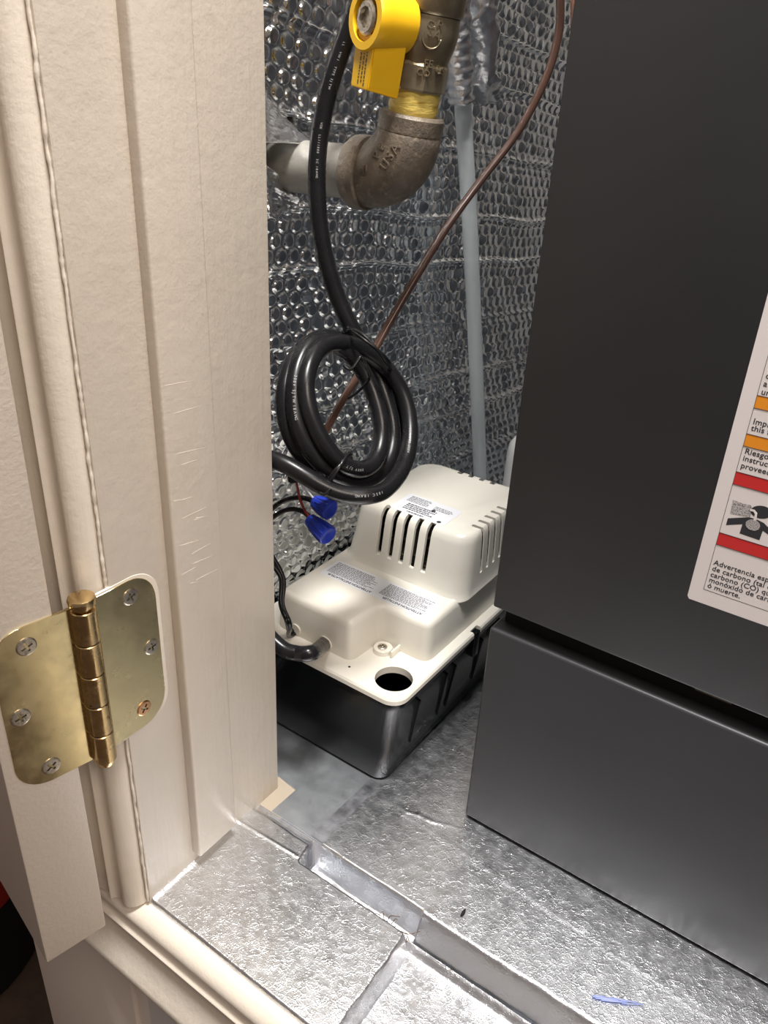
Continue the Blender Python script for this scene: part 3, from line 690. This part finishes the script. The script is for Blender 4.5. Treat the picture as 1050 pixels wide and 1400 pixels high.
# ------------------------------------------------------------------ gas pipe, elbow and valve
gp = Thing('gas_pipe', onx(372, 222, XW), 'gas pipe with iron elbow and yellow handled valve above the coil', 'pipe')
E0 = np.array((-0.2718, 0.4055, 0.3823)); UP = nrm((0.0118, 0.001, 0.0843)); HX = nrm((-1, -0.03, -0.012))
gp.add(lathe('pipe', [(0.018, 0.0148), (0.125, 0.0148)], E0, HX, PIPEM))
# elbow as a swept bend with collars
R0 = 0.0215
arc = []
ce = E0 + HX * R0 + UP * R0
for k in range(15):
    t = (math.pi / 2) * k / 14; arc.append(ce - UP * R0 * math.cos(t) - HX * R0 * math.sin(t))
arc = [E0 + HX * 0.028] + arc + [E0 + UP * 0.027]
el = gp.add(tube('elbow', np.array(arc), [0.0172] + [0.0180 + 0.0012 * math.sin(math.pi * k / 14) for k in range(15)] + [0.0165], IRON, seg=32))
gp.add(lathe('collar', [(0.0205, 0.0172), (0.0215, 0.0198), (0.0230, 0.0202), (0.0300, 0.0202), (0.0318, 0.0190), (0.0318, 0.0145)], E0, HX, IRON), el)
gp.add(lathe('collar', [(0.0225, 0.0168), (0.0235, 0.0178), (0.0310, 0.0180), (0.0325, 0.0170), (0.0325, 0.012)], E0, UP, IRON), el)
# raised marks cast into the elbow, on its room side
from mathutils.bvhtree import BVHTree
EBV = BVHTree.FromPolygons([v.co + gp.loc for v in el.data.vertices], [tuple(f.vertices) for f in el.data.polygons])
def on_elbow(u, v, rot, s, size, ext=0.0010):
    hit = EBV.ray_cast(Vector(CAM), Vector(ray(u, v)))
    if hit[0] is None: return
    p = np.array(hit[0]); n = nrm(hit[1])
    if n @ ray(u, v) > 0: n = -n
    ex = nrm(BB[0] * math.cos(rot) - BB[1] * math.sin(rot)); ex = nrm(ex - n * (ex @ n)); ey = np.cross(n, ex)
    gp.add(text('cast_mark', s, size, basis(p - n * 0.0003, ex, ey, n), IRON, extrude=ext, align='CENTER'), el)
on_elbow(531, 228, 0.95, 'U', 0.0070); on_elbow(538, 217, 0.95, 'S', 0.0070); on_elbow(545, 206, 0.95, 'A', 0.0070)
on_elbow(519, 214, 0.95, 'P', 0.0062); on_elbow(526, 203, 0.95, 'E', 0.0062); on_elbow(500, 238, 0.1, 'II', 0.0070, 0.0014)
nip = gp.add(lathe('taped_nipple', [(0.030, 0.0128), (0.0335, 0.0131), (0.0355, 0.0138), (0.0385, 0.0131), (0.0405, 0.0136), (0.046, 0.0130)], E0, UP, YELTAPE))
# valve body
vb = gp.add(lathe('valve_body', [(0.0440, 0.0110), (0.0440, 0.0150), (0.0452, 0.0158), (0.0560, 0.0158), (0.0575, 0.0148)], E0, UP, VALVE, sides=8, angle=20)); 
gp.add(lathe('valve_barrel', [(0.0565, 0.0140), (0.0600, 0.0146), (0.0660, 0.0164), (0.0720, 0.0170), (0.0785, 0.0164), (0.0800, 0.0150)], E0, UP, VALVE), vb)
gp.add(lathe('valve_end', [(0.0790, 0.0168), (0.0805, 0.0178), (0.0890, 0.0178), (0.0900, 0.0168)], E0, UP, VALVE), vb)
gp.add(lathe('upper_nut', [(0.0900, 0.0200), (0.1100, 0.0200), (0.1110, 0.015)], E0, UP, IRON, sides=8, angle=20))
gp.add(lathe('riser', [(0.1100, 0.0132), (0.34, 0.0132)], E0, UP, IRON))
# cast marks on the valve
def on_cyl(u, v, R, s, size, rot=0.0, m=VALVE, ext=0.0007):
    d = ray(u, v); w = CAM - E0; dp = d - UP * (d @ UP); wp = w - UP * (w @ UP)
    A_, B_, C_ = dp @ dp, dp @ wp, wp @ wp - R * R; disc = max(B_ * B_ - A_ * C_, 0)
    p = CAM + d * ((-B_ - math.sqrt(disc)) / A_); rel = p - E0; n = nrm(rel - UP * (rel @ UP)); ex = np.cross(UP, n)
    ex2 = ex * math.cos(rot) + UP * math.sin(rot); ey2 = np.cross(n, ex2)
    return p, n, ex2, ey2
for u, v, R, s, size, rot in ((592, 52, 0.0166, 'SA', 0.0062, -0.25), (600, 40, 0.0168, 'R', 0.0055, -0.2), (587, 38, 0.0168, 'G', 0.0050, -0.2), (585, 92, 0.0157, 'FE', 0.0050, 0.0), (601, 102, 0.0157, 'US', 0.0046, 0.0), (578, 104, 0.0157, 'CO', 0.0045, 0.0)):
    p, n, ex, ey = on_cyl(u, v, R, s, size, rot)
    gp.add(text('cast_mark', s, size, basis(p - n * 0.0004, ex, ey, n), VALVE, extrude=0.0008, align='CENTER'), vb)
p, n, ex, ey = on_cyl(591, 52, 0.0166, '', 0, 0)
gp.add(tube('cast_ring', np.array([p + 0.0048 * (ex * math.cos(t) + ey * math.sin(t)) - n * 0.0003 * (1 + 2 * abs(math.cos(t))) for t in np.linspace(0, 2 * math.pi, 33)]), 0.00055, VALVE, seg=6), vb)
# stem, handle hub, lever
HS = E0 + UP * 0.0725; SD = nrm((-0.32, -0.945, 0.05))
gp.add(lathe('valve_stem', [(0.010, 0.0075), (0.0240, 0.0075), (0.0240, 0.0058), (0.0300, 0.0058)], HS, SD, VALVE), vb)
hub = lathe('handle', [(0.0145, 0.0122), (0.0150, 0.0134), (0.0320, 0.0144), (0.0375, 0.0148), (0.0390, 0.0140), (0.0390, 0.0104), (0.0355, 0.0100), (0.0355, 0.0)], HS, SD, YELLOW)
hub['label'] = 'yellow vinyl valve handle'; gp.add(hub)
gp.add(lathe('handle_nut', [(0.0354, 0.0080), (0.0380, 0.0080), (0.0392, 0.0066), (0.0392, 0.0048), (0.0370, 0.0046), (0.0370, 0.0)], HS, SD, SCREW, sides=12), hub)
# lever: V section blade hanging along the pipe
side = nrm(np.cross(SD, UP)); dn = -nrm(UP - SD * (UP @ SD))
lv = []
for t, wd, q in ((0.006, 0.0085, 0.0), (0.0300, 0.0078, 0.0), (0.0310, 0.0074, 0.0004)):
    c0 = HS + dn * t
    lv.append([c0 - side * wd + SD * 0.0372, c0 + side * wd + SD * 0.0372, c0 + side * (wd + 0.0012) + SD * 0.0180 + dn * 0.0022, c0 - side * (wd + 0.0012) + SD * 0.0180 + dn * 0.0022])
for t in (0.0310, 0.0200):      # hollow underside
    c0 = HS + dn * t; wd = 0.0058
    lv.append([c0 - side * wd + SD * 0.0355, c0 + side * wd + SD * 0.0355, c0 + side * wd + SD * 0.0200 + dn * 0.0022, c0 - side * wd + SD * 0.0200 + dn * 0.0022])
bm = bmesh.new(); loft(bm, lv); bmesh.ops.bevel(bm, geom=list(bm.edges), offset=0.0007, segments=2, affect='EDGES')
gp.add(from_bm('lever', bm, YELLOW, angle=40), hub)
bm = bmesh.new()
for col_ in (-0.0036, -0.0012, 0.0014):
    t = 0.0150 if col_ > -0.002 else 0.0130
    while t < 0.0285:
        L_ = random.uniform(0.0006, 0.0022); c0 = HS + SD * 0.03725
        loft(bm, [[c0 + side * (col_ + q) + dn * (t + r) + SD * e for q, r in ((-0.0005, 0), (0.0005, 0), (0.0005, L_), (-0.0005, L_))] for e in (0, 0.00006)]); t += L_ + 0.0005
gp.add(from_bm('handle_print', bm, mat('handle_ink', (0.12, 0.07, 0.02), 0.5)), hub)

# ------------------------------------------------------------------ clear tube, foil wrap, brown wire
tb = Thing('discharge_tube', onx(655, 660, -0.318), 'clear vinyl discharge tube rising behind the pump', 'tube')
tp = [onx(628, -60, -0.338), onx(630, 60, -0.338), onx(633, 150, -0.338), onx(642, 300, -0.335), onx(650, 480, -0.328), onx(656, 640, -0.318), onx(657, 760, -0.310)]
tp = catmull(tp, 8)
T_, N_, B_ = frames(tp)
tb.add(tube('tube_wall', tp, 0.0064, VINYL, seg=20))
fw = [onx(623, -60, -0.335), onx(624, 30, -0.335), onx(627, 90, -0.335), onx(631, 136, -0.336)]
fw = catmull(fw, 24)
me = tube_mesh('tape_wrap', fw, [0.0098 + 0.0006 * math.sin(i * 0.9) for i in range(len(fw))], 40, True)
co = np.array([v.co for v in me.vertices]); cc = np.repeat(fw, 40, axis=0); n = co - cc; n /= np.linalg.norm(n, axis=1)[:, None]
ph = np.tile(np.arange(40), len(fw)) / 40 * 6
co = co + n * (crinkle(ph * 0.012, np.repeat(np.arange(len(fw)), 40) * 0.0016, 0.004, 12) - 0.001)[:, None]
me.vertices.foreach_set('co', co.ravel())
tb.add(mesh_obj('tape_wrap', me, CRUMPLE, None, True))
# crumpled foil sleeve beside it
fs = catmull([onx(659, -60, -0.330), onx(661, 20, -0.330), onx(663, 70, -0.331), onx(661, 110, -0.335), onx(663, 140, -0.343)], 24)
me = tube_mesh('foil_sleeve', fs, np.interp(np.arange(len(fs)), [0, 40, 75, len(fs) - 1], [0.0105, 0.0110, 0.0095, 0.004]), 40, True)
co = np.array([v.co for v in me.vertices]); cc = np.repeat(fs, 40, axis=0); n = co - cc; n /= np.linalg.norm(n, axis=1)[:, None]
ph = np.tile(np.arange(40), len(fs)) / 40 * 6
co = co + n * (crinkle(ph * 0.014, np.repeat(np.arange(len(fs)), 40) * 0.0008, 0.008, 14) - 0.002)[:, None]
me.vertices.foreach_set('co', co.ravel())
tag(mesh_obj('foil_sleeve', me, CRUMPLE, None, True), 'crumpled foil sleeve hanging right of the taped clear tube', 'foil')
bw = [at(762, -60, 0.60), at(766, 0, 0.60), at(763, 50, 0.60), at(745, 110, 0.595), at(708, 180, 0.585), at(655, 250, 0.570), at(610, 312, 0.555), at(565, 385, 0.540), at(530, 445, 0.530), at(505, 490, 0.525), at(470, 545, 0.525), at(445, 590, 0.525), at(420, 640, 0.53)]
tag(tube('brown_wire', catmull(bw, 10), 0.0032, BROWN, seg=12, flat=0.8), 'shiny brown cable curving down behind the coiled cord', 'cable')
tag(tube('copper_line', catmull([at(786, 220, 0.66), at(787, 100, 0.665), at(787, 0, 0.67), at(787, -80, 0.675)], 6), 0.0035, COPPER, seg=14), 'thin copper line behind the upper furnace edge', 'pipe')

# ------------------------------------------------------------------ coiled black cord
EA = np.array((0.35, 0.937)); EM = np.array((0.937, -0.35))
def ell(th, A, bq, d, cx=471, cy=566):
    q = np.array((cx, cy)) + A * math.cos(th) * EA + bq * math.sin(th) * EM
    return at(q[0], q[1], d + 0.030 * math.sin(th) * bq / 72.0)
key = [(2.45, 106, 66, 0.484), (1.57, 106, 70, 0.486), (0, 100, 72, 0.488), (-1.57, 103, 80, 0.486), (-3.14, 110, 76, 0.480), (-4.71, 100, 60, 0.474), (-6.28, 96, 62, 0.474), (-7.85, 96, 66, 0.474), (-9.42, 108, 60, 0.468),
       (-11.0, 84, 46, 0.462), (-12.57, 80, 42, 0.462), (-14.14, 80, 44, 0.463), (-15.2, 86, 50, 0.461), (-15.9, 100, 60, 0.462), (-16.6, 112, 76, 0.464), (-17.28, 117, 85, 0.464), (-18.2, 119, 86, 0.458), (-18.85, 119, 82, 0.452)]
kt = [-k[0] for k in key]
top = [at(512, -70, 0.492), at(492, 0, 0.490), at(466, 70, 0.488), at(446, 135, 0.486), at(435, 200, 0.485), at(433, 260, 0.484), at(439, 325, 0.484), at(452, 380, 0.486), at(470, 428, 0.488), at(492, 468, 0.490)]
cpath = list(top)
th = 2.15
while th > -18.9:
    A, bq, d = (np.interp(-th, kt, [k[j] for k in key]) for j in (1, 2, 3))
    cpath.append(ell(th, A, bq, d)); th -= 0.30
cpath += [at(470, 677, 0.448), at(432, 660, 0.446), at(400, 640, 0.448), at(376, 629, 0.452), at(345, 622, 0.460)]
cp = catmull(cpath, 6)
k_ = np.ones(7) / 7.0   # ease the joints of the path
cps = cp.copy()
for j in range(3): cps[3:-3, j] = np.convolve(cp[:, j], k_, mode='valid')
cord = Thing('power_cord', at(471, 690, 0.46), 'thick black power cord hanging in a tied coil above the pump', 'cord')
cob = cord.add(tube('cord_jacket', cps, 0.0050, CORD, seg=18))
# print along the jacket
arcl = np.concatenate([[0], np.cumsum(np.linalg.norm(np.diff(cps, axis=0), axis=1))])
Tc, _, _ = frames(cps)
def px_of(p): q = BB @ (p - CAM); return 525 + F * q[0] / q[2], 700 + F * q[1] / q[2]
def cord_text(s, near, size=0.0030, flip=False, lat=0.0):
    d = [math.hypot(px_of(p)[0] - near[0], px_of(p)[1] - near[1]) + 40 * (np.linalg.norm(p - CAM)) for p in cps]
    s0 = arcl[int(np.argmin(d))]; bmx = None; verts = []; faces = []
    for i, ch in enumerate(s):
        if ch == ' ': continue
        sl = s0 + (-1 if flip else 1) * i * size * 0.72
        p = np.array([np.interp(sl, arcl, cps[:, j]) for j in range(3)]); t = nrm([np.interp(sl, arcl, Tc[:, j]) for j in range(3)])
        if flip: t = -t
        vdir = nrm(CAM - p); n = nrm(vdir - t * (vdir @ t)); bq = np.cross(n, t); n = nrm(n + bq * lat); bq = np.cross(n, t)
        m = text_mesh(ch, size); o = len(verts)
        mt = basis(p + n * 0.00512 - bq * size * 0.35, t, bq, n)
        for v in m.vertices: verts.append(tuple(mt @ v.co))
        for f in m.polygons: faces.append(tuple(o + q for q in f.vertices))
        bpy.data.meshes.remove(m)
    me = bpy.data.meshes.new('jacket_print'); me.from_pydata(verts, [], faces); cord.add(mesh_obj('jacket_print', me, CORDINK), cob)
cord_text('LL  VW-1  TYPE SJTW', (470, 60), 0.0017)
cord_text('VDE  LL111888  3C 18AWG', (440, 165), 0.0017)
cord_text('300V SJTW 18AWG', (405, 520), 0.0022, True)
cord_text('VW-1 FT2 300V', (556, 590), 0.0020)
cord_text('105C 18AWG', (520, 684), 0.0021)
cord_text('300V SJT', (490, 625), 0.0020)

# twist ties
def tie(u, v, d, r1, r2, rot, label, tails):
    c0 = at(u, v, d); ex = BB[0] * math.cos(rot) + -BB[1] * math.sin(rot); ey = -BB[2]
    pts = [c0 + ex * r1 * math.cos(t) + ey * r2 * math.sin(t) + (-BB[1]) * 0.0012 * math.sin(t * 2.5) for t in np.linspace(0.2, 4 * math.pi - 0.4, 40)]
    t = Thing('twist_tie', c0, label, 'tie', 'twist ties on the cord coil')
    t.add(tube('tie_loop', np.array(pts), 0.0011, CORD, seg=8, flat=0.7))
    for tl in tails: t.add(tube('tie_tail', catmull(tl, 6), 0.0010, CORD, seg=8))
tie(505, 478, 0.484, 0.0175, 0.0215, -0.72, 'black twist tie knotted round the top of the coil', [[at(494, 486, 0.460), at(480, 505, 0.458), at(470, 500, 0.46)], [at(494, 488, 0.461), at(505, 515, 0.47), at(490, 535, 0.478), at(476, 545, 0.482)]])
tie(462, 646, 0.462, 0.0135, 0.0190, 0.95, 'black twist tie round the bottom of the coil above the pump', [[at(452, 668, 0.442), at(444, 676, 0.442), at(436, 672, 0.444)]])

# ------------------------------------------------------------------ loose wires with connectors
def wire(nm, pts, r, m, label): return tag(tube(nm, catmull(pts, 10), r, m, seg=10), label, 'wire')
wire('black_wire', [at(352, 720, 0.50), at(376, 692, 0.50), at(400, 681, 0.497), at(420, 682, 0.493), at(434, 690, 0.490)], 0.0016, CORD, 'black wire running into the upper blue wire nut')
wire('black_wire', [at(352, 725, 0.505), at(378, 704, 0.503), at(398, 696, 0.50), at(415, 700, 0.496), at(428, 712, 0.493)], 0.0016, CORD, 'black wire running into the lower dark blue wire nut')
wire('red_wire', [at(403, 648, 0.480), at(407, 668, 0.485), at(411, 685, 0.489), at(418, 700, 0.492), at(426, 712, 0.493)], 0.0008, RED, 'thin red wire dropping to the lower blue wire nut')
wire('white_wire', [at(410, 648, 0.482), at(413, 664, 0.486), at(424, 676, 0.489), at(434, 688, 0.490)], 0.0007, WHITE, 'thin white wire dropping to the upper blue wire nut')
def nut(label, p, q):
    ax = np.array(q) - np.array(p); L = np.linalg.norm(ax)
    t = Thing('wire_nut', p, label, 'wire nut', 'blue wire nuts above the pump')
    body = t.add(lathe('shell', [(-0.001, 0.0030), (0, 0.0042), (L * 0.25, 0.0050), (L * 0.75, 0.0058), (L * 0.98, 0.0062), (L, 0.0056), (L, 0.0045), (L * 0.9, 0.0)], p, ax, BLUE, sides=14, angle=25))
    ux = nrm(np.cross(ax, (0, 0, 1.0))); uy = nrm(np.cross(ax, ux)); axn = ax / L
    for k in range(10):
        a_ = 2 * math.pi * k / 10; n_ = ux * math.cos(a_) + uy * math.sin(a_)
        t.add(tube('grip_ridge', [np.array(p) + axn * L * 0.22 + n_ * 0.0046, np.array(p) + axn * L * 0.6 + n_ * 0.0055, np.array(p) + axn * L * 0.97 + n_ * 0.0060], 0.0006, BLUE, seg=6), body)
nut('bright blue ribbed wire nut, the upper one, below the coil', at(431, 686, 0.490), at(452, 698, 0.482))
nut('dark blue wire nut, the lower one, just above the pump', at(424, 711, 0.493), at(449, 733, 0.483))
cnx = Thing('splice_connector', at(404, 652, 0.480), 'small black plastic splice connector hanging below the coil', 'connector')
c0 = at(406, 652, 0.478)
def obox(nm, c, ex, ey, ez, a_, b_, h_, m):
    bm = bmesh.new(); bm_box(bm, -a_, a_, -b_, b_, -h_, h_); bmesh.ops.bevel(bm, geom=list(bm.edges), offset=0.0008, segments=2, affect='EDGES'); bm.transform(basis(c, ex, ey, ez)); return from_bm(nm, bm, m, angle=40)
cx_ = nrm(BB[0] * 0.96 - BB[1] * 0.15); cy_ = nrm(np.cross(-BB[2], cx_)); cz_ = np.cross(cx_, cy_)
cnx.add(obox('connector_body', c0, cx_, cy_, cz_, 0.0052, 0.0034, 0.0035, CORD))
cnx.add(obox('connector_neck', at(417, 640, 0.474), cx_, cy_, cz_, 0.0034, 0.0040, 0.0030, CORD))

# ------------------------------------------------------------------ small things at the edges
pb = at(718, 655, 0.78)
bt = Thing('white_bottle', (pb[0], pb[1], 0.0), 'white rounded plastic bottle half hidden behind the furnace edge', 'bottle')
zt3 = at(705, 583, 0.78)[2]
bt.add(lathe('body', [(0.0, 0.019), (0.002, 0.0205), (zt3 - 0.022, 0.0205), (zt3 - 0.010, 0.0190), (zt3 - 0.003, 0.0145), (zt3, 0.0090)], (pb[0], pb[1], 0.0), (0, 0, 1), WHITE, seg=32))
bt.add(lathe('cap', [(zt3 - 0.001, 0.0092), (zt3 + 0.004, 0.0092), (zt3 + 0.005, 0.0080)], (pb[0], pb[1], 0.0), (0, 0, 1), WHITE, seg=24))
qb = np.array((-0.925, 0.262, 0))
bn = Thing('black_bin', (qb[0], qb[1], -0.70), 'black round bin with a red band on the floor left of the wall', 'bin')
bn.add(lathe('body', [(0, 0.15), (0.004, 0.155), (0.150, 0.158), (0.155, 0.158)], (qb[0], qb[1], -0.70), (0, 0, 1), mat('matte_black', (0.006, 0.006, 0.007), 0.6), seg=40))
bn.add(lathe('red_band', [(0.155, 0.160), (0.195, 0.160), (0.200, 0.14), (0.205, 0.0)], (qb[0], qb[1], -0.70), (0, 0, 1), DARKRED, seg=40))
